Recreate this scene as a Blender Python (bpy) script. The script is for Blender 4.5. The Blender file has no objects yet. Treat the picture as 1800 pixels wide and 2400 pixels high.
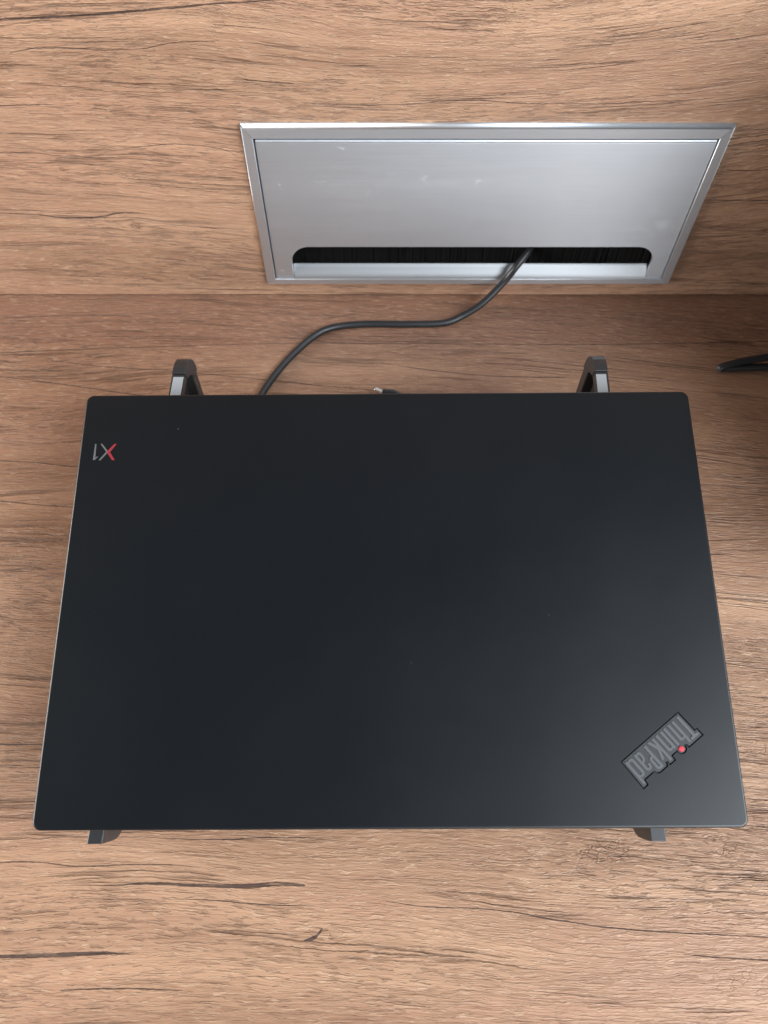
import bpy, bmesh, math, random
from mathutils import Matrix, Vector
from mathutils.geometry import tessellate_polygon
random.seed(7)
R = math.radians
S = bpy.context.scene
C = S.collection

# ------------------------------------------------------------------ camera, world, lamps, exposure
cam = bpy.data.cameras.new('camera')
camo = bpy.data.objects.new('camera', cam)
C.objects.link(camo)
camo.location = (0, 0, .42)
camo.rotation_euler = (.5266, 0, .0006)
cam.sensor_fit = 'VERTICAL'
cam.sensor_height = 36
cam.sensor_width = 27
cam.lens = 26.25
cam.clip_start = .01
cam.clip_end = 50
cam.dof.use_dof = True
cam.dof.focus_distance = .40
cam.dof.aperture_fstop = 11
S.camera = camo

w = bpy.data.worlds.new('World')
S.world = w
w.use_nodes = True
w.node_tree.nodes['Background'].inputs[0].default_value = (.92, .93, 1, 1)
w.node_tree.nodes['Background'].inputs[1].default_value = .045


def area(name, loc, target, sx, sy, power, col):
    l = bpy.data.lights.new(name, 'AREA')
    l.shape = 'RECTANGLE'
    l.size, l.size_y = sx, sy
    l.energy = power
    l.color = col
    o = bpy.data.objects.new(name, l)
    C.objects.link(o)
    o.location = loc
    o.rotation_euler = (Vector(target) - Vector(loc)).to_track_quat('-Z', 'Y').to_euler()
    return o


area('window', (1.62, -1.0, 1.5), (0, .2, .05), 2.0, 1.4, 142, (.87, .94, 1))
area('room_fill', (.9, -2.4, .65), (.1, .2, .1), 2.0, 1.0, 30, (.93, .97, 1))  # added soft fill from behind the viewer, lifts the metal and the panel
area('side_fill', (-1.8, .05, .42), (0, .1, 0), 1.4, .6, 60, (1, .96, .93))  # added low fill from the left, lifts the desk shaded by the laptop
S.view_settings.view_transform = 'Standard'
S.view_settings.look = 'None'
S.view_settings.gamma = 1
S.view_settings.exposure = .12


# ------------------------------------------------------------------ helpers
def tag(o, label=None, cat=None, group=None, kind=None):
    for k, v in (('label', label), ('category', cat), ('group', group), ('kind', kind)):
        if v:
            o[k] = v
    return o


def thing(name, label, cat, loc=(0, 0, 0), rot=(0, 0, 0)):
    o = bpy.data.objects.new(name, None)
    C.objects.link(o)
    o.empty_display_size = .02
    o.location = loc
    o.rotation_euler = rot
    return tag(o, label, cat)


def link(name, me, m, parent=None, smooth=False, kind=None):
    me.materials.clear()
    me.materials.append(m)
    if smooth:
        for p in me.polygons:
            p.use_smooth = True
    o = bpy.data.objects.new(name, me)
    C.objects.link(o)
    if parent:
        o.parent = parent
    if kind:
        o['kind'] = kind
    return o


def mesh(name, V, F):
    me = bpy.data.meshes.new(name)
    me.from_pydata([tuple(v) for v in V], [], F)
    me.update()
    return me


def bm_mesh(name, bm):
    bmesh.ops.recalc_face_normals(bm, faces=bm.faces)
    me = bpy.data.meshes.new(name)
    bm.to_mesh(me)
    bm.free()
    return me


def bevel(bm, width, seg=2, angle=25):
    es = [e for e in bm.edges if len(e.link_faces) == 2 and e.calc_face_angle(0) > R(angle)]
    bmesh.ops.bevel(bm, geom=es, offset=width, segments=seg, profile=.5, affect='EDGES', clamp_overlap=True)


def prism(poly, fn, a, b, bw=0, seg=2):
    """closed prism of a 2-D outline; fn(p, q, t) -> 3-D, t from a to b"""
    bm = bmesh.new()
    A = [bm.verts.new(fn(p[0], p[1], a)) for p in poly]
    B = [bm.verts.new(fn(p[0], p[1], b)) for p in poly]
    n = len(poly)
    bm.faces.new(A)
    bm.faces.new(B[::-1])
    for i in range(n):
        bm.faces.new((A[i], B[i], B[(i + 1) % n], A[(i + 1) % n]))
    bmesh.ops.recalc_face_normals(bm, faces=bm.faces)
    if bw:
        bevel(bm, bw, seg)
    return bm


def box(x0, x1, y0, y1, z0, z1, bw=0, seg=2):
    return prism([(x0, y0), (x1, y0), (x1, y1), (x0, y1)], lambda p, q, t: (p, q, t), z0, z1, bw, seg)


def rrect(x0, x1, y0, y1, r, n=8):
    P = []
    for cx, cy, a in ((x1 - r, y0 + r, -90), (x1 - r, y1 - r, 0), (x0 + r, y1 - r, 90), (x0 + r, y0 + r, 180)):
        for k in range(n + 1):
            t = R(a + 90 * k / n)
            P.append((cx + r * math.cos(t), cy + r * math.sin(t)))
    return P


def catmull(P, n=10):
    P = [Vector(p) for p in P]
    Q = [P[0] * 2 - P[1]] + P + [P[-1] * 2 - P[-2]]
    out = []
    for i in range(1, len(Q) - 2):
        a, b, c, d = Q[i - 1:i + 3]
        for k in range(n):
            t = k / n
            out.append(.5 * ((2 * b) + (c - a) * t + (2 * a - 5 * b + 4 * c - d) * t * t + (3 * b - a - 3 * c + d) * t ** 3))
    out.append(P[-1])
    return out


def tube(path, r, n=14, cap=True, rx=None):
    """tube along a path; r may be a list"""
    bm = bmesh.new()
    rings = []
    up = Vector((0, 0, 1))
    for i, p in enumerate(path):
        t = (path[min(i + 1, len(path) - 1)] - path[max(i - 1, 0)]).normalized()
        s = t.cross(up)
        s = s.normalized() if s.length > 1e-6 else Vector((1, 0, 0))
        u = s.cross(t).normalized()
        rr = r[i] if isinstance(r, (list, tuple)) else r
        rings.append([bm.verts.new(p + s * math.cos(2 * math.pi * k / n) * rr * (rx or 1) + u * math.sin(2 * math.pi * k / n) * rr) for k in range(n)])
    for a, b in zip(rings, rings[1:]):
        for k in range(n):
            bm.faces.new((a[k], a[(k + 1) % n], b[(k + 1) % n], b[k]))
    if cap:
        bm.faces.new(rings[0][::-1])
        bm.faces.new(rings[-1])
    return bm


# ------------------------------------------------------------------ material helpers
class NT:
    def __init__(s, name):
        s.m = bpy.data.materials.new(name)
        s.m.use_nodes = True
        s.t = s.m.node_tree
        s.bsdf = s.t.nodes['Principled BSDF']

    def node(s, typ, **kw):
        n = s.t.nodes.new(typ)
        for k, v in kw.items():
            setattr(n, k, v)
        return n

    def put(s, sock, v):
        if v is None:
            return
        if isinstance(v, bpy.types.NodeSocket):
            s.t.links.new(v, sock)
        else:
            sock.default_value = v

    def math(s, op, a, b=None, c=None, clamp=False):
        n = s.node('ShaderNodeMath', operation=op)
        n.use_clamp = clamp
        s.put(n.inputs[0], a)
        s.put(n.inputs[1], b)
        s.put(n.inputs[2], c)
        return n.outputs[0]

    def add(s, a, b): return s.math('ADD', a, b)
    def sub(s, a, b): return s.math('SUBTRACT', a, b)
    def mul(s, a, b): return s.math('MULTIPLY', a, b)
    def mx(s, a, b): return s.math('MAXIMUM', a, b)

    def vec(s, x, y, z=0.):
        n = s.node('ShaderNodeCombineXYZ')
        for i, v in enumerate((x, y, z)):
            s.put(n.inputs[i], v)
        return n.outputs[0]

    def step(s, v, a, b, c=0., d=1.):
        n = s.node('ShaderNodeMapRange', interpolation_type='SMOOTHSTEP')
        s.put(n.inputs[0], v)
        for i, q in enumerate((a, b, c, d)):
            s.put(n.inputs[i + 1], q)
        return n.outputs[0]

    def noise(s, vec, detail=2., rough=.5, scale=1., dist=0.):
        n = s.node('ShaderNodeTexNoise', noise_dimensions='3D')
        s.put(n.inputs['Vector'], vec)
        n.inputs['Scale'].default_value = scale
        n.inputs['Detail'].default_value = detail
        n.inputs['Roughness'].default_value = rough
        n.inputs['Distortion'].default_value = dist
        return n.outputs[0]

    def mix(s, f, a, b, blend='MIX'):
        n = s.node('ShaderNodeMix', data_type='RGBA', blend_type=blend)
        s.put(n.inputs[0], f)
        s.put(n.inputs[6], a)
        s.put(n.inputs[7], b)
        return n.outputs[2]

    def curve(s, t, pts):
        n = s.node('ShaderNodeFloatCurve')
        c = n.mapping.curves[0]
        while len(c.points) > 2:
            c.points.remove(c.points[0])
        c.points[0].location = pts[0]
        c.points[1].location = pts[-1]
        for p in pts[1:-1]:
            c.points.new(*p)
        for p in c.points:
            p.handle_type = 'AUTO'
        n.mapping.update()
        s.put(n.inputs['Value'], t)
        return n.outputs[0]

    def bump(s, h, dist, strength=1.):
        n = s.node('ShaderNodeBump')
        n.inputs['Strength'].default_value = strength
        n.inputs['Distance'].default_value = dist
        s.put(n.inputs['Height'], h)
        s.put(s.bsdf.inputs['Normal'], n.outputs[0])

    def set(s, base=None, rough=None, metal=None, spec=None, coat=None):
        for k, v in (('Base Color', base), ('Roughness', rough), ('Metallic', metal), ('Specular IOR Level', spec), ('Coat Weight', coat)):
            if v is not None:
                if isinstance(v, tuple) and len(v) == 3:
                    v = v + (1,)
                s.put(s.bsdf.inputs[k], v)
        return s.m


def wood(name, plane, cracks, knots, patches, seed, slope):
    """printed, embossed oak laminate: grain along x, cracks, knots and cross-checked patches"""
    n = NT(name)
    tc = n.node('ShaderNodeTexCoord')
    sp = n.node('ShaderNodeSeparateXYZ')
    n.t.links.new(tc.outputs['Object'], sp.inputs[0])
    u, v0 = sp.outputs[0], sp.outputs[1 if plane == 'xy' else 2]

    def N(fu, fv, vv, off=0., detail=2., rough=.5):
        return n.noise(n.vec(n.mul(u, fu), n.mul(vv, fv), seed + off), detail, rough)

    def dev(x, amp):
        return n.mul(n.sub(x, .5), amp)
    # --- warps: the fibres undulate
    v = n.add(v0, dev(N(2.6, 7, v0, 1.3, 1.), .060))
    v = n.add(v, dev(N(13, 38, v0, 2.1, 2.), .0042))
    if slope:                                             # fibres run down to the right on one side
        v = n.add(v, n.mul(n.step(u, -.05, .25), n.mul(n.math('MAXIMUM', u, 0.), slope)))
    for (ku, kv, kr) in knots:                            # fibres bend round the knots
        du, dv = n.sub(u, ku), n.sub(v0, kv)
        d2 = n.add(n.mul(n.mul(du, du), 1 / (kr * 2.6) ** 2), n.mul(n.mul(dv, dv), 1 / (kr * 1.6) ** 2))
        g = n.math('POWER', 2.718, n.mul(d2, -1.))
        v = n.sub(v, n.mul(n.mul(dv, g), .75))
    vf = n.add(n.add(v, dev(N(85, 210, v, 3.7, 2.), .0011)), dev(N(330, 520, v, 4.4, 1.), .0008))
    # --- tones
    blotch = N(1.9, 19, v, 5.1, 4., .56)
    band = N(1.8, 105, v, 6.4, 3., .6)
    fine = N(48, 700, vf, 7.9, 3., .66)
    cloud = N(22, 60, v, 9.2, 3., .6)
    dens = n.step(N(4, 24, v, 11.5, 2.), .36, .66)        # where the grain is heavy
    pinkish = N(6, 30, v, 14.2, 2.)
    # --- lines: level sets of stretched noise, pores, flecks
    l1 = n.step(n.math('ABSOLUTE', n.sub(N(6.5, 250, vf, 17.3, 2.5, .6), .5)), .0, .060, 1., 0.)
    l2 = n.step(n.math('ABSOLUTE', n.sub(N(28, 440, vf, 21.7, 2., .55), .5)), .0, .085, 1., 0.)
    m1 = n.step(N(9, 95, v, 23.5, 2.), .50, .62)
    m2 = n.step(N(26, 170, v, 25.9, 2.), .46, .62)
    l1 = n.mul(l1, m1)
    l2 = n.mul(n.mul(l2, m2), n.add(.35, n.mul(dens, .65)))
    pores = n.mul(n.step(N(105, 900, vf, 29.1, 2., .6), .55, .63), n.add(.3, n.mul(dens, .7)))
    fleck = n.step(N(120, 860, vf, 33.7, 2., .62), .56, .65)
    # --- checks across the fibres, in patches
    vor = n.node('ShaderNodeTexVoronoi', feature='DISTANCE_TO_EDGE')
    vor.inputs['Scale'].default_value = 1
    n.put(vor.inputs['Vector'], n.vec(n.mul(n.add(u, dev(N(200, 260, v0, 41., 2.), .004)), 230), n.mul(vf, 420), seed))
    chk = n.step(vor.outputs['Distance'], .02, .10, 1., 0.)
    pm = n.mul(n.step(N(9, 26, v0, 44., 2.), .64, .72), .55)
    for (pu, pv, ru, rv) in patches:
        du, dv = n.mul(n.sub(u, pu), 1 / ru), n.mul(n.sub(v0, pv), 1 / rv)
        d = n.math('SQRT', n.add(n.mul(du, du), n.mul(dv, dv)))
        d = n.add(d, dev(N(60, 90, v0, 47., 3.), .9))
        pm = n.mx(pm, n.step(d, .35, 1.05, 1., 0.))
    chk = n.mul(chk, n.mul(pm, n.step(N(120, 160, v0, 49., 2.), .38, .58)))
    # --- the long cracks of the print
    jit = n.add(dev(N(55, 300, v0, 51.3, 3.), .0011), dev(N(330, 700, v0, 53.9, 2.), .0007))
    vj = n.add(v0, jit)
    crack = None
    for pts in cracks:
        u0, u1 = pts[0][0], pts[-1][0]
        lo, hi = min(p[1] for p in pts) - .001, max(p[1] for p in pts) + .001
        wm = max(p[2] for p in pts)
        t = n.mul(n.sub(u, u0), 1 / (u1 - u0))
        c = n.curve(t, [((p[0] - u0) / (u1 - u0), (p[1] - lo) / (hi - lo)) for p in pts])
        wd = n.curve(t, [((p[0] - u0) / (u1 - u0), min(.98, p[2] / wm * .95)) for p in pts])
        c = n.math('MULTIPLY_ADD', c, hi - lo, lo)
        d = n.math('ABSOLUTE', n.sub(vj, c))
        k = n.math('MULTIPLY_ADD', wd, wm * .5 / .95, 0.)
        k = n.math('DIVIDE', n.sub(k, d), .00022)
        ins = n.mul(n.math('GREATER_THAN', t, 0.), n.math('LESS_THAN', t, 1.))
        k = n.mul(n.math('ADD', k, .35, clamp=True), ins)
        crack = k if crack is None else n.mx(crack, k)
    crack = n.mul(crack, n.step(N(90, 500, v0, 57.1, 2.), .25, .5, .55, 1.))
    # --- knots
    knot = None
    for (ku, kv, kr) in knots:
        du, dv = n.sub(u, ku), n.mul(n.sub(v0, kv), 1.25)
        d = n.add(n.math('SQRT', n.add(n.mul(du, du), n.mul(dv, dv))), dev(N(260, 260, v0, 61., 2.), kr * .55))
        ring = n.step(n.math('ABSOLUTE', n.sub(d, kr * .62)), 0., kr * .28, .85, 0.)
        core = n.step(d, 0., kr * .4, 1., 0.)
        halo = n.step(d, kr * .5, kr * 1.7, .35, 0.)
        k = n.mx(n.mx(ring, core), halo)
        knot = k if knot is None else n.mx(knot, k)
    # --- colour
    c = n.mix(n.step(blotch, .30, .70), DARKT, LIGHTT)
    c = n.mix(n.mul(n.step(pinkish, .42, .66), .45), c, PINKT)
    c = n.mix(n.mul(n.step(cloud, .42, .68), .35), c, LIGHTT)
    c = n.mix(n.mul(n.step(band, .62, .36), .34), c, BANDT)
    c = n.mix(n.mul(n.step(fine, .40, .62, 0., 1.), .32), c, FINET)
    if plane == 'xy':                                     # darker, redder rear boards: part print tone, part shade painted into the colour
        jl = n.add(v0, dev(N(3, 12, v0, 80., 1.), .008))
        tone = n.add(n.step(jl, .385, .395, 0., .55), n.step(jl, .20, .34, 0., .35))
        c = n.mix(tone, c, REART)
    c = n.mix(n.mul(fleck, .34), c, FLECKT)
    c = n.mix(n.mul(pores, .38), c, POREC)
    c = n.mix(n.mul(l2, .36), c, POREC)
    c = n.mix(n.mul(l1, .55), c, LINEC)
    c = n.mix(n.mul(chk, .30), c, POREC)
    if knot is not None:
        c = n.mix(n.mul(knot, .85), c, KNOTC)
    c = n.mix(n.mul(crack, .90), c, CRACKC)
    rough = n.math('MULTIPLY_ADD', fine, .16, .36)
    rough = n.add(rough, n.mul(crack, .25))
    n.set(base=c, rough=rough, spec=.42)
    # --- relief
    h = n.mul(n.sub(fine, .5), 1.0)
    h = n.add(h, n.mul(fleck, .30))
    h = n.add(h, n.mul(n.sub(N(120, 900, vf, 71., 2., .6), .5), .55))
    h = n.sub(h, n.mul(l1, .8))
    h = n.sub(h, n.mul(l2, .65))
    h = n.sub(h, n.mul(pores, .5))
    h = n.sub(h, n.mul(chk, .9))
    h = n.sub(h, n.mul(crack, .6))
    n.bump(h, BUMPD)
    return n.m


def rgb(r, g, b):
    f = lambda c: (c / 255 / 12.92) if c <= 10 else ((c / 255 + .055) / 1.055) ** 2.4
    return (f(r), f(g), f(b), 1)


DARKT, LIGHTT, PINKT = (0.223, 0.119, 0.070, 1), (0.455, 0.269, 0.166, 1), (0.367, 0.197, 0.126, 1)
BANDT, FINET, FLECKT = (0.197, 0.102, 0.061, 1), (0.430, 0.258, 0.163, 1), (0.585, 0.393, 0.259, 1)
POREC, LINEC, CRACKC, KNOTC = (0.086, 0.043, 0.027, 1), (0.070, 0.035, 0.021, 1), (0.041, 0.022, 0.017, 1), (0.107, 0.058, 0.037, 1)
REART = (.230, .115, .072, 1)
BUMPD = .00055

WALL_CRACKS = [[(-0.2608, 0.19623, 0.001185), (-0.211, 0.20176, 0.001171), (-0.1723, 0.20329, 0.001167), (-0.1271, 0.20653, 0.001159), (-0.0953, 0.20909, 0.000922), (-0.0692, 0.21078, 0.000689), (-0.0512, 0.21183, 0.000458), (-0.0323, 0.2135, 0.0)],
    [(-0.3099, 0.07896, 0.000885), (-0.2669, 0.0762, 0.000889), (-0.2433, 0.07516, 0.00089), (-0.2152, 0.07235, 0.001192), (-0.1954, 0.07377, 0.00119), (-0.18, 0.07658, 0.000888), (-0.1644, 0.07519, 0.0)],
    [(-0.0829, 0.1689, 0.0), (-0.0805, 0.16865, 0.000626), (-0.0681, 0.16741, 0.000628), (-0.0561, 0.16666, 0.000754), (-0.0531, 0.16666, 0.0)],
    [(-0.1269, 0.16309, 0.0), (-0.1211, 0.16309, 0.00038), (-0.1068, 0.16258, 0.000507), (-0.0935, 0.16284, 0.00038), (-0.0864, 0.16285, 0.0)],
    [(0.1738, 0.08801, 0.000435), (0.1997, 0.08768, 0.000726), (0.2323, 0.08669, 0.000581), (0.2612, 0.08703, 0.000726), (0.2901, 0.08738, 0.000581)],
    [(-0.2145, 0.18294, 0.0), (-0.1863, 0.18669, 0.000483), (-0.1505, 0.1853, 0.000363), (-0.1156, 0.18947, 0.00036), (-0.0914, 0.1904, 0.0)],
    [(-0.0517, 0.1556, 0.0), (-0.0003, 0.15351, 0.000387), (0.051, 0.15616, 0.000513), (0.0898, 0.15433, 0.000386), (0.1536, 0.15619, 0.0)],
    [(-0.269, 0.12078, 0.000411), (-0.2301, 0.12199, 0.000492), (-0.2036, 0.1196, 0.000412), (-0.1566, 0.12082, 0.000411), (-0.1161, 0.11783, 0.0)],
    [(-0.1943, 0.13021, 0.0), (-0.1633, 0.12585, 0.000435), (-0.1302, 0.12791, 0.000541), (-0.094, 0.11784, 0.000276)],
    [(0.2227, 0.11091, 0.0), (0.2359, 0.10936, 0.000559), (0.251, 0.10999, 0.000558), (0.2789, 0.11, 0.000558)],
    [(-0.2459, 0.15238, 0.000517), (-0.217, 0.15345, 0.000516), (-0.199, 0.15345, 0.0)]]
DESK_CRACKS = [[(-0.0392, 0.00238, 0.0), (-0.0371, 0.00274, 0.001458), (-0.0338, 0.00383, 0.001877), (-0.0314, 0.00601, 0.001674), (-0.0302, 0.00747, 0.0)],
    [(-0.3163, 0.37736, 0.0), (-0.2753, 0.38156, 0.000571), (-0.2176, 0.38495, 0.000636), (-0.166, 0.3871, 0.000829), (-0.1146, 0.38924, 0.000511), (-0.0627, 0.39055, 0.000575), (-0.0003, 0.39016, 0.000767), (0.0862, 0.38978, 0.000575), (0.1555, 0.3894, 0.000639), (0.2077, 0.39028, 0.000639), (0.2878, 0.39246, 0.000768), (0.3362, 0.39377, 0.000641)],
    [(-0.2947, 0.41612, 0.0), (-0.286, 0.41657, 0.000524), (-0.2461, 0.41838, 0.00059), (-0.2102, 0.41885, 0.000492), (-0.1971, 0.4193, 0.0)],
    [(-0.2492, 0.3745, 0.0), (-0.239, 0.37244, 0.000503), (-0.1971, 0.36672, 0.000688), (-0.1541, 0.36349, 0.000561), (-0.1284, 0.36028, 0.00056), (-0.0773, 0.3539, 0.00068), (-0.0434, 0.34955, 0.000616), (-0.0067, 0.34525, 0.000675), (0.0303, 0.34137, 0.000306)],
    [(-0.299, 0.36058, 0.000622), (-0.2797, 0.35818, 0.000621), (-0.236, 0.35142, 0.000679), (-0.1825, 0.34202, 0.000734), (-0.1463, 0.33662, 0.000304)],
    [(0.0091, 0.36888, 0.0), (0.02, 0.36685, 0.000563), (0.0421, 0.3628, 0.000686), (0.0838, 0.35839, 0.000683), (0.1225, 0.35761, 0.00093), (0.1331, 0.35761, 0.0)],
    [(-0.1678, 0.02636, 0.0), (-0.1378, 0.02657, 0.000538), (-0.1192, 0.02735, 0.001292), (-0.0945, 0.0266, 0.001506), (-0.0771, 0.02623, 0.001935), (-0.0652, 0.02643, 0.002151), (-0.0537, 0.02701, 0.001937), (-0.0396, 0.02644, 0.0)],
    [(-0.2062, -0.00471, 0.00165), (-0.1857, -0.00435, 0.00165), (-0.1635, -0.00397, 0.002064), (-0.1412, -0.00325, 0.001859), (-0.1323, -0.00324, 0.001033), (-0.1198, -0.00341, 0.0)],
    [(-0.1538, -0.01823, 0.0), (-0.1492, -0.01806, 0.000506), (-0.1274, -0.01753, 0.000607), (-0.1032, -0.01803, 0.000506), (-0.0951, -0.01802, 0.0)],
    [(-0.0001, 0.01941, 0.0), (0.0171, 0.01753, 0.000425), (0.0574, 0.01549, 0.000424), (0.0801, 0.01197, 0.000591), (0.1136, 0.00794, 0.000587), (0.1474, 0.00577, 0.000585), (0.1877, 0.00398, 0.000459), (0.2083, 0.00327, 0.000313)],
    [(0.1445, -0.00323, 0.0), (0.1544, -0.00411, 0.000578), (0.1852, -0.00568, 0.000576), (0.2057, -0.00602, 0.000411)],
    [(-0.2784, 0.28622, 0.00058), (-0.2606, 0.28449, 0.000723), (-0.237, 0.28276, 0.000578), (-0.2066, 0.27932, 0.000576), (-0.184, 0.27727, 0.0)],
    [(-0.2694, 0.25373, 0.000561), (-0.2523, 0.25243, 0.0007), (-0.2264, 0.24952, 0.000503), (-0.2036, 0.24758, 0.000697), (-0.1838, 0.24566, 0.0)],
    [(-0.2259, 0.0963, 0.000706), (-0.2118, 0.09631, 0.000941), (-0.1999, 0.09585, 0.000705), (-0.1898, 0.09586, 0.000705), (-0.1739, 0.09518, 0.0)],
    [(0.1985, 0.21261, 0.0), (0.2061, 0.21321, 0.000806), (0.2135, 0.21382, 0.000538), (0.2202, 0.21382, 0.0)],
    [(0.179, 0.22292, 0.000271), (0.2062, 0.22355, 0.000543), (0.2446, 0.22481, 0.000544), (0.2718, 0.22483, 0.000544)],
    [(-0.1264, 0.04923, 0.0), (-0.0886, 0.04762, 0.000442), (-0.0577, 0.04887, 0.000443), (-0.0311, 0.04807, 0.0)],
    [(-0.2092, 0.03589, 0.000436), (-0.1834, 0.0371, 0.000436), (-0.1524, 0.03514, 0.000544), (-0.1242, 0.03595, 0.000436), (-0.0936, 0.03479, 0.0)],
    [(-0.1131, 0.02009, 0.0), (-0.0918, 0.0201, 0.000427), (-0.0725, 0.01879, 0.000639), (-0.0511, 0.01748, 0.000425), (-0.0341, 0.01712, 0.0)]]

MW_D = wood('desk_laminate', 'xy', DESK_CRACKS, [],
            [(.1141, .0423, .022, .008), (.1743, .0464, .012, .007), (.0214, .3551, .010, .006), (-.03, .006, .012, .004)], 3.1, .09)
MW_W = wood('panel_laminate', 'xz', WALL_CRACKS, [(-.1756, .0659, .0042), (-.2109, .1104, .002)],
            [(-.2, .072, .010, .004), (-.165, .105, .012, .005)], 19.4, 0)


def plain(name, col, rough, metal=0., spec=.5, nz=None):
    n = NT(name)
    n.set(base=col + (1,), rough=rough, metal=metal, spec=spec)
    if nz:
        sc, dist, rv = nz
        tc = n.node('ShaderNodeTexCoord')
        x = n.noise(tc.outputs['Object'], 3., .6, sc)
        n.put(n.bsdf.inputs['Roughness'], n.math('MULTIPLY_ADD', n.sub(x, .5), rv, rough))
        if dist:
            n.bump(x, dist)
    return n.m


def lid_material():
    n = NT('soft_touch_black')
    tc = n.node('ShaderNodeTexCoord')
    ob = tc.outputs['Object']
    vor = n.node('ShaderNodeTexVoronoi', feature='F1')
    vor.inputs['Scale'].default_value = 75
    n.put(vor.inputs['Vector'], ob)
    sp = n.node('ShaderNodeSeparateColor')
    n.t.links.new(vor.outputs['Color'], sp.inputs[0])
    rad = n.math('MULTIPLY_ADD', sp.outputs[1], .020, .018)
    d = n.math('LESS_THAN', vor.outputs['Distance'], rad)
    cl = n.step(n.noise(ob, 2., .5, 9.), .42, .70)
    d = n.mul(d, n.math('GREATER_THAN', n.mul(sp.outputs[0], n.add(.55, cl)), .70))
    smear = n.noise(ob, 3., .6, 14.)
    grain = n.noise(ob, 1., .5, 2600.)
    n.set(base=n.mix(n.mul(d, .8), (.0036,.0050,.0066,1), (.055, .056, .058, 1)), rough=n.math('MULTIPLY_ADD', n.sub(smear, .5), .10, .345), spec=.45)
    n.bump(grain, .000012)
    return n.m


def brushed(name, col, rough, along='x', aniso=.6, marks=0.):
    n = NT(name)
    tc = n.node('ShaderNodeTexCoord')
    mp = n.node('ShaderNodeMapping')
    n.t.links.new(tc.outputs['Object'], mp.inputs[0])
    mp.inputs['Scale'].default_value = (18, 900, 1500) if along == 'x' else (1500, 900, 18)
    s = n.noise(mp.outputs[0], 3., .6)
    lo = n.node('ShaderNodeMapping')
    n.t.links.new(tc.outputs['Object'], lo.inputs[0])
    lo.inputs['Scale'].default_value = (3, 60, 70) if along == 'x' else (70, 60, 3)
    b = n.noise(lo.outputs[0], 2., .5)
    r = n.add(n.math('MULTIPLY_ADD', n.sub(s, .5), .05, rough), n.mul(n.sub(b, .5), .05))
    c = n.mix(n.step(s, .25, .75), tuple(x * .96 for x in col) + (1,), col + (1,))
    c = n.mix(n.mul(n.step(b, .35, .65), .25), c, tuple(x * .96 for x in col) + (1,))
    if marks:                                            # dry finger marks and faint scuffs
        ob = tc.outputs['Object']
        w_ = n.noise(ob, 5., .68, 60., .6)
        big = n.noise(ob, 2., .5, 11.)
        sm = n.mul(n.step(w_, .52, .70), n.step(big, .52, .68))
        c = n.mix(n.mul(sm, marks), c, (.86, .86, .85, 1))
        r = n.add(r, n.mul(sm, .10))
        v = n.node('ShaderNodeTexVoronoi', feature='DISTANCE_TO_EDGE')
        v.inputs['Scale'].default_value = 42
        dd = n.node('ShaderNodeVectorMath', operation='ADD')
        wob = n.node('ShaderNodeTexNoise')
        wob.inputs['Scale'].default_value = 70
        n.t.links.new(ob, wob.inputs['Vector'])
        sc = n.node('ShaderNodeVectorMath', operation='SCALE')
        n.t.links.new(wob.outputs['Color'], sc.inputs[0])
        sc.inputs['Scale'].default_value = .02
        n.t.links.new(ob, dd.inputs[0])
        n.t.links.new(sc.outputs[0], dd.inputs[1])
        n.t.links.new(dd.outputs[0], v.inputs['Vector'])
        ln = n.mul(n.step(v.outputs['Distance'], .0, .016, 1., 0.), n.step(n.noise(ob, 2., .5, 95.), .60, .66))
        c = n.mix(n.mul(ln, .13), c, (.92, .92, .92, 1))
        r = n.add(r, n.mul(ln, .12))
    n.set(base=c, rough=r, metal=1.)
    n.bsdf.inputs['Anisotropic'].default_value = aniso
    n.put(n.bsdf.inputs['Tangent'], n.vec(0., 0., 1.) if along == 'x' else n.vec(1., 0., 0.))   # rough across the brushing
    n.bump(s, .000012)
    return n.m


M_LID = lid_material()
M_BASE = plain('laptop_base_black', (.016, .016, .017), .5, nz=(900, .00001, .1))
M_GREY = plain('printed_grey', (.095, .098, .10), .45)
M_RED = plain('printed_red', (.23, .02, .026), .45)
M_DOT = plain('emblem_dot_red', (.48, .04, .055), .6, 0., .3)
M_PLATE = plain('emblem_plate', (.012, .0135, .0155), .46, nz=(700, 0, .08))
M_LETTER = plain('emblem_letters', (.058, .062, .067), .42, nz=(700, 0, .08))
M_ALU = brushed('brushed_aluminium', (.68, .72, .765), .50, 'x', .5, .22)
M_ALUX = brushed('aluminium_profile', (.66, .695, .735), .50, 'x', .1)
M_ALUZ = brushed('aluminium_profile_upright', (.63, .655, .685), .50, 'z', .0)
M_CHAN = brushed('channel_aluminium', (.47, .485, .505), .55, 'x', .3)
M_STRIP = plain('stand_silver', (.36, .39, .41), .48, .35, nz=(300, 0, .1))
M_STAND = plain('stand_black', (.020, .020, .021), .40, nz=(1200, .00002, .12))
M_RUB = plain('stand_rubber', (.010, .010, .011), .6, nz=(800, .00002, .1))
M_CABLE = plain('cable_black', (.014, .0145, .016), .40, nz=(500, .00002, .15))
M_BRUSH = plain('brush_bristle', (.0045, .0042, .0042), .7, 0., .25)
M_DARK = plain('duct_black', (.006, .006, .006), .8)
M_PLUG = plain('plug_nickel', (.75, .73, .69), .25, 1.)
M_BOX = plain('box_black', (.015, .014, .014), .5, nz=(400, .00002, .1))

YW = .4395                                     # front of the back panel
# ------------------------------------------------------------------ desk and back panel
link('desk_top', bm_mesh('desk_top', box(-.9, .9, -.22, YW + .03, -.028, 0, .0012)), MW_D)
tag(bpy.data.objects['desk_top'], 'brown wood-grain desk top under the laptop and stand', 'desk')

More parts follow.
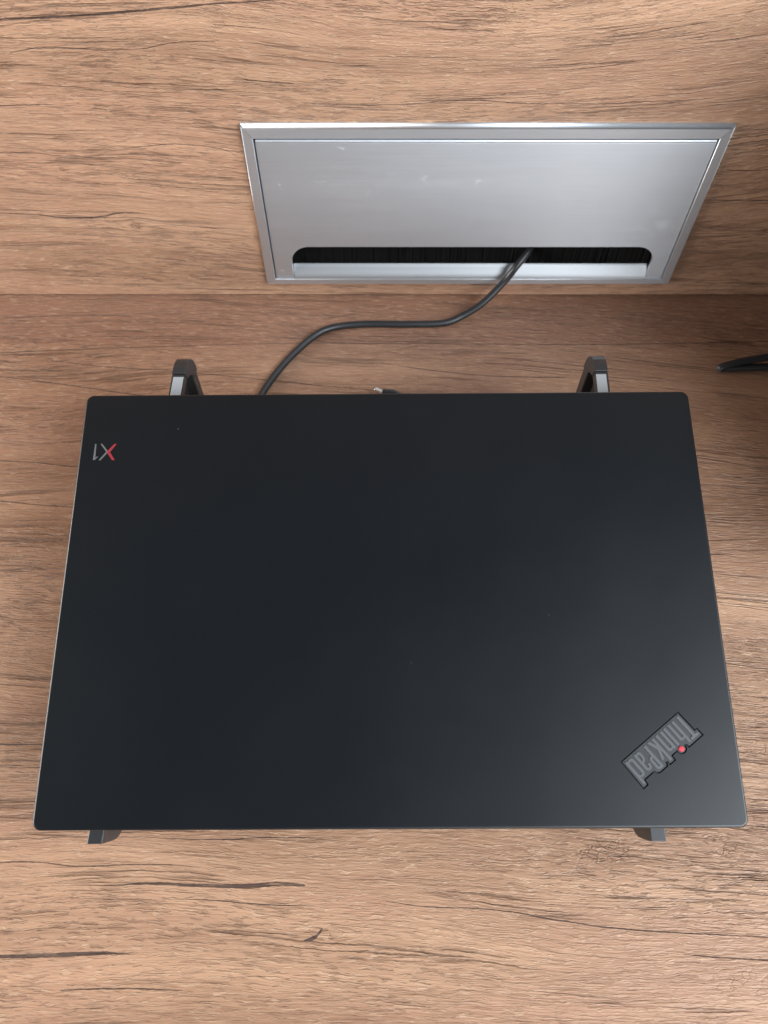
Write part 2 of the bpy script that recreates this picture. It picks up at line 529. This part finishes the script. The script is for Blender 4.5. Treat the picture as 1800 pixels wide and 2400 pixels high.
GX0, GX1, GZ0, GZ1 = -.0894, .2168, .0149, .1426      # outline of the cable port
hx0, hx1, hz0, hz1 = GX0 + .006, GX1 - .006, GZ0 + .004, GZ1 - .006


def panel_mesh():
    bm = bmesh.new()
    zb, zt, X = .0016, .62, .9
    o = .0004
    f = lambda x, y, z: bm.verts.new((x, y, z))
    # front sheet round the opening
    A = [f(-X, YW, zb + o), f(X, YW, zb + o), f(X, YW, zt), f(-X, YW, zt)]
    B = [f(hx0, YW, hz0), f(hx1, YW, hz0), f(hx1, YW, hz1), f(hx0, YW, hz1)]
    D = [f(hx0, YW + .02, hz0), f(hx1, YW + .02, hz0), f(hx1, YW + .02, hz1), f(hx0, YW + .02, hz1)]
    for i in range(4):
        j = (i + 1) % 4
        bm.faces.new((A[i], A[j], B[j], B[i]))
        bm.faces.new((B[i], B[j], D[j], D[i]))
    E = [f(-X, YW + o, zb), f(X, YW + o, zb)]
    G = [f(-X, YW + .02, zb), f(X, YW + .02, zb), f(X, YW + .02, zt), f(-X, YW + .02, zt)]
    bm.faces.new((A[0], E[0], E[1], A[1]))
    bm.faces.new((E[0], G[0], G[1], E[1]))
    bm.faces.new((A[3], A[2], G[2], G[3]))
    for i in range(4):
        j = (i + 1) % 4
        bm.faces.new((G[j], G[i], D[i], D[j]))
    me = bpy.data.meshes.new('back_panel')
    bmesh.ops.recalc_face_normals(bm, faces=bm.faces)
    bm.to_mesh(me)
    bm.free()
    return me


tag(link('back_panel', panel_mesh(), MW_W), 'upright wood-grain back panel behind the desk with a metal cable port', 'wall panel')

# ------------------------------------------------------------------ cable port (frame, flap, brush, channel)
port = thing('cable_port', 'brushed aluminium cable port with hinged flap set in the upright wood panel', 'cable port', (0, YW, GZ0))
PZ = GZ0


def rail(name, mat, p, q, inw, wa):
    """mitred frame rail from corner p to q (x,z), inward direction inw, width wa; section rounded at the outer edge"""
    sec = [(0, .0006), (0, -.0008), (.0004, -.0018), (.0010, -.0027), (.0017, -.0032), (.0024, -.0034),
           (wa - .0003, -.0034), (wa, -.0031), (wa, .0035)]
    if name != 't':                                      # only the top rail is rounded that much
        sec = [(d * .4 if d < .003 else d, y) for d, y in sec]
    bm = bmesh.new()
    p, q, inw = Vector(p), Vector(q), Vector(inw)
    t = (q - p).normalized()
    rows = []
    for end, sg in ((p, 1), (q, -1)):
        row = []
        for d, y in sec:
            k = MIT[(name, sg)]
            e = end + inw * d + t * sg * d * k
            row.append(bm.verts.new((e.x, y, e.y - PZ)))
        rows.append(row)
    for i in range(len(sec) - 1):
        bm.faces.new((rows[0][i], rows[0][i + 1], rows[1][i + 1], rows[1][i]))
    bm.faces.new(rows[0])
    bm.faces.new(rows[1][::-1])
    bm.faces.ensure_lookup_table()
    return bm_mesh('frame_rail', bm)


WT, WS, WB = .0090, .0070, .0054
MIT = {('t', 1): WS / WT, ('t', -1): WS / WT, ('b', 1): WS / WB, ('b', -1): WS / WB,
       ('l', 1): WB / WS, ('l', -1): WT / WS, ('r', 1): WB / WS, ('r', -1): WT / WS}
g = .00012
for nm, mat, p, q, inw, wa in (('t', M_ALUX, (GX0 + g, GZ1), (GX1 - g, GZ1), (0, -1), WT),
                               ('b', M_ALUX, (GX0 + g, GZ0), (GX1 - g, GZ0), (0, 1), WB),
                               ('l', M_ALUZ, (GX0, GZ0 + g), (GX0, GZ1 - g), (1, 0), WS),
                               ('r', M_ALUZ, (GX1, GZ0 + g), (GX1, GZ1 - g), (-1, 0), WS)):
    o = link('frame_rail', rail(nm, mat, p, q, inw, wa), mat, port, smooth=True)
    for i_ in (5, 7, 8, 9):
        o.data.polygons[i_].use_smooth = False

# duct behind the opening
bm = bmesh.new()
x0, x1, z0, z1, d0, d1 = hx0 + .0005, hx1 - .0005, hz0 + .0005 - PZ, hz1 - .0005 - PZ, .0005, .06
vs = [bm.verts.new(c) for c in ((x0, d0, z0), (x1, d0, z0), (x1, d0, z1), (x0, d0, z1), (x0, d1, z0), (x1, d1, z0), (x1, d1, z1), (x0, d1, z1))]
for f in ((0, 1, 5, 4), (1, 2, 6, 5), (2, 3, 7, 6), (3, 0, 4, 7), (4, 5, 6, 7)):
    bm.faces.new([vs[i] for i in f])
link('duct', bm_mesh('duct', bm), M_DARK, port)

# flap with its cable slot
fx0, fx1 = GX0 + WS + .0009, GX1 - WS - .0007
fz0, fz1 = .0205 - PZ, .1306 - PZ
cx0, cx1, cz = -.0682, .1974, .0494 - PZ
r = .0135
out = [(fx0, fz0), (cx0, fz0)]
out += [(cx0, cz - r)] + [(cx0 + r - r * math.cos(R(a)), cz - r + r * math.sin(R(a))) for a in range(9, 91, 9)]
out += [(cx1 - r + r * math.sin(R(a)), cz - r + r * math.cos(R(a))) for a in range(0, 90, 9)] + [(cx1, cz - r)]
out += [(cx1, fz0), (fx1, fz0), (fx1, fz1), (fx0, fz1)]
link('flap', bm_mesh('flap', prism(out, lambda p, q, t: (p, t, q), -.0024, .0004, .00025, 2)), M_ALU, port)
# rolled hinge bead along the top of the flap
prof = [(-.0020 - .0011 * math.sin(R(a)), fz1 + .0010 - .0010 * math.cos(R(a))) for a in range(0, 181, 20)] + [(.0004, fz1 + .0020), (.0004, fz1 + .0002)]
link('hinge_bead', bm_mesh('hinge_bead', prism(prof, lambda p, q, t: (t, p, q), fx0 + .0004, fx1 - .0004)), M_ALUX, port, smooth=True)
bpy.data.objects['hinge_bead'].data.set_sharp_from_angle(angle=R(40))
# rounded channel at the bottom of the slot
prof = [(.0035, .0120 + .0035 - .0005), (.0028, .0155), (.0018, .0150), (.0008, .0132), (-.0006, .0112), (-.0016, .0098), (-.0024, .0086), (-.0029, .0072), (-.0031, .0056), (.0035, .0056)]
prof = [(a, b - .0004) for a, b in prof]
link('cable_channel', bm_mesh('cable_channel', prism(prof, lambda p, q, t: (t, p, q), cx0 + .0004, cx1 - .0004)), M_CHAN, port, smooth=True)
bpy.data.objects['cable_channel'].data.set_sharp_from_angle(angle=R(35))
# brush: many upright bristles
V, F = [], []
nb = 620
for i in range(nb):
    x = cx0 - .004 + (cx1 - cx0 + .008) * i / (nb - 1) + random.uniform(-.0002, .0002)
    y = .0052 + random.uniform(-.0003, .0004)
    zt_, zb_ = cz + .004, .0110 - random.uniform(0, .0025)
    lx = random.gauss(0, .0004)
    if abs(x - .1055) < .004:
        lx += (x - .1055) * .35
    wd = .00026
    k = len(V)
    V += [(x - wd, y, zt_), (x + wd, y, zt_), (x, y - .0004, zt_), (x - wd + lx, y, zb_), (x + wd + lx, y, zb_), (x + lx, y - .0004, zb_)]
    F += [(k, k + 2, k + 5, k + 3), (k + 2, k + 1, k + 4, k + 5), (k + 1, k, k + 3, k + 4)]
link('bristles', mesh('bristles', V, F), M_BRUSH, port, kind='stuff')

# ------------------------------------------------------------------ laptop
LROT = (.2177, -.0066, .0038)
LM = Matrix.Translation((.00193, .15131, .08143)) @ Matrix(((.99997, -.00517, -.00557), (.00385, .97639, -.21600), (.00655, .21597, .97638))).to_4x4()
TH = .0175                                     # lid top above the bottom of the laptop
L2W = lambda x, y, z: LM @ Vector((x, y, z - TH))        # laptop-frame point (z up from its bottom) to world
lap = thing('laptop', 'closed matt black laptop lying tilted on the folding stand', 'laptop', tuple(L2W(0, 0, 0)), LROT)
W2, D2 = .3235 / 2, .2171 / 2

# emblem outline in its own units (u along the text, v up the letters)
EO, EU, EV = Vector((135.655, -58.613)), Vector((-.02557, -.01947)), Vector((.01787, -.02185))
E2 = lambda u, v: (EO + EU * u + EV * v) * .001
dot = [(321 + 64 * math.cos(R(a)), 445 + 64 * math.sin(R(a))) for a in range(-30, 200, 15)]
PLATE = [(0, 0), (1109, 0), (1122, 505), (1050, 505), (1042, 425), (1030, 418), (840, 418), (826, 462), (800, 484), (770, 490), (655, 490), (643, 478), (636, 440), (614, 432), (596, 445), (594, 500), (510, 500), (503, 425), (492, 418), (392, 418)]
PLATE += dot + [(246, 426), (226, 432), (214, 450), (212, 493), (-48, 493), (-48, 374), (-6, 374)]


def offset(poly, d):
    n = len(poly)
    out = []
    for i in range(n):
        a, b, c = Vector(poly[i - 1]), Vector(poly[i]), Vector(poly[(i + 1) % n])
        e1, e2 = (b - a).normalized(), (c - b).normalized()
        n1, n2 = Vector((e1.y, -e1.x)), Vector((e2.y, -e2.x))
        m = (n1 + n2)
        m = m / max(.55, m.dot(n1)) if m.length > 1e-6 else n1
        out.append(tuple(b + m * d))
    return out


HOLE = [E2(*p) for p in offset(PLATE, 17)]


def lid_mesh():
    bm = bmesh.new()
    rb = .0011
    lay = []
    zt, zl = TH, TH - .0058
    prof = [(rb * (1 - math.sin(R(a))), zt - rb * (1 - math.cos(R(a)))) for a in (0, 18, 36, 54, 72, 90)] + [(0, zl + .0004), (.0004, zl)]
    for ins, z in prof:
        P = rrect(-W2 + ins, W2 - ins, -D2 + ins, D2 - ins, .0042 - ins, 8)
        lay.append([bm.verts.new((x, y, z)) for x, y in P])
    n = len(lay[0])
    for a, b in zip(lay, lay[1:]):
        for i in range(n):
            f = bm.faces.new((a[i], b[i], b[(i + 1) % n], a[(i + 1) % n]))
            f.smooth = True
    bm.faces.new(lay[-1])
    # flat top with the emblem's recess cut out of it
    hv = [bm.verts.new((p.x, p.y, zt)) for p in HOLE]
    allv = lay[0] + hv
    for tri in tessellate_polygon([[v.co for v in lay[0]], [v.co for v in hv]]):
        try:
            bm.faces.new([allv[i] for i in tri])
        except ValueError:
            pass
    fl = [bm.verts.new((p.x, p.y, zt - .0009)) for p in HOLE]
    m = len(hv)
    for i in range(m):
        bm.faces.new((hv[i], hv[(i + 1) % m], fl[(i + 1) % m], fl[i]))
    for tri in tessellate_polygon([[v.co for v in fl]]):
        bm.faces.new([fl[i] for i in tri])
    return bm_mesh('lid', bm)


lid = link('lid', lid_mesh(), M_LID, lap)
bm = bmesh.new()
lay = []
for ins, z in ((.0012, TH - .0060), (.0012, .0060), (.0030, .0030), (.0070, .0010), (.0085, .0008)):
    lay.append([bm.verts.new((x, y, z)) for x, y in rrect(-W2 + ins, W2 - ins, -D2 + ins, D2 - ins, .0045, 6)])
n = len(lay[0])
for a, b in zip(lay, lay[1:]):
    for i in range(n):
        bm.faces.new((a[i], b[i], b[(i + 1) % n], a[(i + 1) % n]))
bm.faces.new(lay[-1])
bm.faces.new(lay[0][::-1])
link('base', bm_mesh('base', bm), M_BASE, lap)

emb = link('emblem', bm_mesh('emblem', prism(PLATE, lambda u, v, t: (*E2(u, v), t), TH - .0009, TH - .00022, .00010, 1)), M_PLATE, lap)

LET = {
    'T': [[(25, 32), (67, 32), (67, 400), (76, 408), (118, 408), (118, 452), (-28, 452), (-28, 408), (16, 408), (25, 400)]],
    'h': [[(131, 38), (173, 38), (173, 300), (182, 322), (202, 322), (212, 300), (212, 37), (253, 37), (253, 325), (241, 352), (215, 365), (190, 362), (173, 350), (173, 452), (131, 452)]],
    'i': [[(295, 35), (337, 35), (337, 372), (295, 372)]],
    'n': [[(364, 36), (406, 36), (406, 300), (415, 324), (440, 324), (450, 300), (450, 37), (492, 37), (492, 325), (480, 352), (455, 367), (428, 364), (406, 350), (406, 374), (364, 374)]],
    'k': [[(527, 38), (568, 38), (568, 150), (612, 38), (654, 38), (600, 212), (654, 384), (612, 384), (568, 245), (568, 465), (527, 465)]],
    'P': [[(686, 40), (727, 40), (727, 222), (755, 222), (780, 240), (792, 275), (792, 405), (780, 440), (755, 460), (686, 460)],
          [(727, 262), (745, 264), (752, 280), (752, 400), (745, 418), (727, 420)]],
    'a': [[(925, 40), (925, 310), (915, 345), (890, 368), (850, 368), (825, 345), (815, 310), (815, 275), (853, 275), (853, 312), (862, 328), (878, 328), (885, 312), (885, 235), (850, 215), (825, 190), (815, 155), (815, 85), (825, 58), (845, 42), (868, 44), (885, 62), (885, 40)],
          [(885, 195), (862, 178), (853, 150), (853, 95), (860, 80), (875, 80), (885, 100)]],
    'd': [[(1050, 40), (1091, 40), (1091, 470), (1050, 470), (1050, 350), (1030, 372), (1000, 374), (970, 352), (957, 315), (957, 95), (968, 60), (995, 42), (1025, 44), (1050, 66)],
          [(1050, 105), (1040, 84), (1020, 82), (1003, 88), (997, 105), (997, 312), (1005, 330), (1022, 335), (1040, 328), (1050, 305)]],
}
for ch, loops in LET.items():
    bm = bmesh.new()
    zt, zb = TH + .00004, TH - .0004
    P3 = [[Vector((*E2(*p), 0)) for p in lp_] for lp_ in loops]
    ring = [v for lp_ in P3 for v in lp_]
    top = [bm.verts.new((v.x, v.y, zt)) for v in ring]
    bot = [bm.verts.new((v.x, v.y, zb)) for v in ring]
    for tri in tessellate_polygon(P3):
        bm.faces.new([top[i] for i in tri])
    k = 0
    for lp_ in P3:
        m = len(lp_)
        for i in range(m):
            a, b = k + i, k + (i + 1) % m
            bm.faces.new((top[a], top[b], bot[b], bot[a]))
        k += m
    link('letter', bm_mesh('letter', bm), M_LETTER, emb)
bm = bmesh.new()
prev = None
for ri, z in ((40, TH - .0004), (40, TH + .0001), (36, TH + .0002), (26, TH + .00026), (12, TH + .00028)):
    row = [bm.verts.new((*E2(321 + ri * math.cos(R(a)), 445 + ri * 1.1 * math.sin(R(a))), z)) for a in range(0, 360, 15)]
    if prev:
        for i in range(24):
            bm.faces.new((prev[i], prev[(i + 1) % 24], row[(i + 1) % 24], row[i]))
    prev = row
bm.faces.new(prev)
link('red_dot', bm_mesh('red_dot', bm), M_DOT, emb, smooth=True)

# printed mark in the far left corner
MARK = {'grey': [[(-0.153932, 0.079932), (-0.153215, 0.079927), (-0.152984, 0.072127), (-0.152305, 0.072713), (-0.151502, 0.072777), (-0.153163, 0.070843), (-0.154134, 0.070849)], [(-0.151131, 0.079948), (-0.150152, 0.079941), (-0.146926, 0.076025), (-0.147412, 0.075119)], [(-0.151106, 0.07069), (-0.150102, 0.070683), (-0.146977, 0.074697), (-0.147645, 0.07547)]], 'red': [[(-0.143759, 0.079896), (-0.14252, 0.079887), (-0.145571, 0.075211), (-0.142632, 0.070736), (-0.14409, 0.070746), (-0.146973, 0.074663), (-0.14733, 0.075259), (-0.146922, 0.07599)]]}
V, F = [], []
for poly in MARK['grey']:
    k = len(V)
    V += [(x, y, TH + .00005) for x, y in poly]
    F.append(tuple(range(k, k + len(poly))))
    pm = link('printed_mark', mesh('printed_mark', [(x, y, TH + .00005) for x, y in poly], [tuple(range(len(poly)))]), M_GREY, lap)
for poly in MARK['red']:
    link('printed_mark', mesh('printed_mark', [(x, y, TH + .00006) for x, y in poly], [tuple(range(len(poly)))]), M_RED, lap)['label'] = 'red half of the printed letter'

# ------------------------------------------------------------------ folding stand
stand = thing('laptop_stand', 'black folding stand with silver strips holding up the laptop', 'laptop stand', (0, .2, 0))
so = Vector((0, .2, 0))
ARM = [(-.1160, .0), (-.1162, -.010), (-.1160, -.0190), (-.1146, -.0234), (-.1120, -.0270), (-.1080, -.0298), (-.1000, -.0310),
       (-.0850, -.0285), (-.0600, -.0170), (-.0400, -.0090), (-.0200, -.0058), (.1300, -.0056), (.1300, .0)]
CAP = [(.1304, .0002), (.1345, .0002), (.1385, -.0010), (.1415, -.0032), (.1436, -.0064), (.1450, -.0105), (.1451, -.0170), (.1440, -.0200), (.1385, -.0190),
       (.1375, -.0150), (.1355, -.0105), (.1330, -.0080), (.1304, -.0059)]
for xf, xr, sgn in ((-.1389, -.1186, 1), (.1262, .1221, -1)):
    xc = lambda y: xr + (xf - xr) * (.133 - y) / (.133 + .116)

    def P(y, z, t, dz=0):
        q = L2W(xc(y) + t, y, z - .0004 + dz) - so
        return q
    hw = .0037
    arm = link('support_arm', bm_mesh('support_arm', prism(ARM, lambda y, z, t: P(y, z, t), -hw, hw, .0005, 2)), M_STAND, stand)
    link('end_cap', bm_mesh('end_cap', prism(CAP, lambda y, z, t: P(y, z, t), -hw - .0001, hw + .0001, .0004, 2)), M_STAND, arm)
    # silver strip let into the top of the arm, thin bright border
    off = .0004 * sgn
    bm = prism([(-.1000, -.0008), (.1285, -.0008), (.1285, .0003), (-.1000, .0003)], lambda y, z, t: P(y, z, t + off), -.0029, .0029, .00025, 2)
    link('silver_strip', bm_mesh('silver_strip', bm), M_STRIP, arm)
    # rear leg, upright, and the bar it stands on
    xl = L2W(xc(.135), .135, 0).x
    yb, yf = .3000, .2920
    leg = prism([(yf, 0), (yb, 0), (yb, .0795), (yf, .0855)], lambda y, z, t: Vector((t, y, z + .004)) - so, xl - hw, xl + hw, .0006, 2)
    link('rear_leg', bm_mesh('rear_leg', leg), M_STAND, stand)
    # web closing the corner between arm and leg
    web = [(.2500, .078), (.2915, .0875), (.2915, .020), (.2780, .020)]
    link('web', bm_mesh('web', prism(web, lambda y, z, t: Vector((t, y, z)) - so, xl - hw * sgn * .9, xl - hw * sgn * .5)), M_RUB, stand)
    # foot bar along the desk
    xa, xb_ = L2W(xc(-.10), -.10, 0).x, xl
    bar = bmesh.new()
    vs = [bar.verts.new(Vector(c) - so) for c in ((xa - .003, .056, .0015), (xa + .003, .056, .0015), (xb_ + .003, .3, .0015), (xb_ - .003, .3, .0015),
                                                 (xa - .003, .056, .0150), (xa + .003, .056, .0150), (xb_ + .003, .3, .0075), (xb_ - .003, .3, .0075))]
    for f in ((0, 1, 2, 3), (4, 5, 6, 7), (0, 1, 5, 4), (1, 2, 6, 5), (2, 3, 7, 6), (3, 0, 4, 7)):
        bar.faces.new([vs[i] for i in f])
    link('foot_bar', bm_mesh('foot_bar', bar), M_STAND, stand)
    for yy in (.075, .285):
        xx = xa + (xb_ - xa) * (yy - .056) / .244
        pad = tube([Vector((xx, yy, 0)) - so, Vector((xx, yy, .0016)) - so], .0032, 16)
        link('rubber_foot', bm_mesh('rubber_foot', pad), M_RUB, stand)
bm = box(-.132, .124, .150 - .2, .158 - .2, .0015, .0075, .0008)
link('cross_bar', bm_mesh('cross_bar', bm), M_STAND, stand)

# ------------------------------------------------------------------ cables
CP = [(0.1172, 0.4695, 0.0357), (0.1112, 0.4535, 0.0419), (0.1052, 0.4415, 0.0407), (0.0973, 0.4335, 0.0347), (0.0896, 0.4295, 0.024), (0.0744, 0.4198, 0.012), (0.0596, 0.4136, 0.005), (0.045, 0.4086, 0.0024), (0.0191, 0.4073, 0.0024), (-0.0165, 0.4073, 0.0024), (-0.039, 0.4038, 0.0024), (-0.0522, 0.3956, 0.0024), (-0.0665, 0.3782, 0.0024), (-0.0777, 0.3603, 0.0024), (-0.087, 0.3405, 0.0024), (-0.0924, 0.3191, 0.004), (-0.0903, 0.2933, 0.012)]
path = catmull(CP, 10)
tag(link('power_cable', bm_mesh('power_cable', tube(path, .0026, 16)), M_CABLE, smooth=True),
    'black cable curving from the metal cable port across the desk to behind the laptop', 'cable')

LP = [(0.3384, 0.3775, 0.016), (0.3083, 0.373, 0.012), (0.278, 0.3692, 0.0085), (0.261, 0.3667, 0.0072), (0.2495, 0.3643, 0.0058), (0.2442, 0.363, 0.0045), (0.2444, 0.363, 0.0032), (0.2487, 0.3637, 0.0028), (0.2623, 0.3645, 0.0028), (0.2795, 0.365, 0.0028), (0.3105, 0.365, 0.0028), (0.3419, 0.3658, 0.0028)]
tag(link('cable_loop', bm_mesh('cable_loop', tube(catmull(LP, 10), .0027, 16)), M_CABLE, smooth=True),
    'thick black cable loop entering from the right edge of the desk', 'cable')

plug = thing('cable_plug', 'small cable plug with bare silver tip lying behind the laptop', 'plug', (-.0035, .3395, 0))
d = Vector((.0125, -.0068, 0)).normalized()
s = Vector((-d.y, d.x, 0))
c0 = Vector((-.0030, .0030, .0046))


def slab(a, b, wd, h0, h1, bw):
    A, B = c0 + d * a, c0 + d * b
    pts = [A + s * wd, A - s * wd, B - s * wd, B + s * wd]
    return prism([(p.x, p.y) for p in pts], lambda p, q, t: (p, q, t), h0, h1, bw, 3)


link('plug_tip', bm_mesh('plug_tip', slab(-.0005, .0062, .0014, .0034, .0058, .0005)), M_PLUG, plug)
o = tube(catmull([c0 + d * .006, c0 + d * .009 + s * .0008, c0 + Vector((.0140, -.0042, 0)), c0 + Vector((.0200, -.0080, -.001)), c0 + Vector((.030, -.016, -.002)), c0 + Vector((.05, -.03, -.002))], 8),
         [.0029] * 12 + [.0029 - .00005 * i for i in range(14)] + [.0022] * 15, 14)
link('plug_body', bm_mesh('plug_body', o), M_CABLE, plug, smooth=True)

# ------------------------------------------------------------------ added dark box, out of view past the right edge, to shade the corner
bx = thing('shade_blocker', 'added black box out of view past the right edge, shading the corner', 'shade blocker', (.400, .33, 0))
link('blocker_shell', bm_mesh('blocker_shell', box(-.095, .1, -.16, .10, .004, .265, .004, 3)), M_BOX, bx)
for sx in (-1, 1):
    for sy in (-1, 1):
        link('blocker_foot', bm_mesh('blocker_foot', tube([Vector((.07 * sx, .08 * sy, 0)), Vector((.07 * sx, .08 * sy, .005))], .008, 16)), M_RUB, bx)
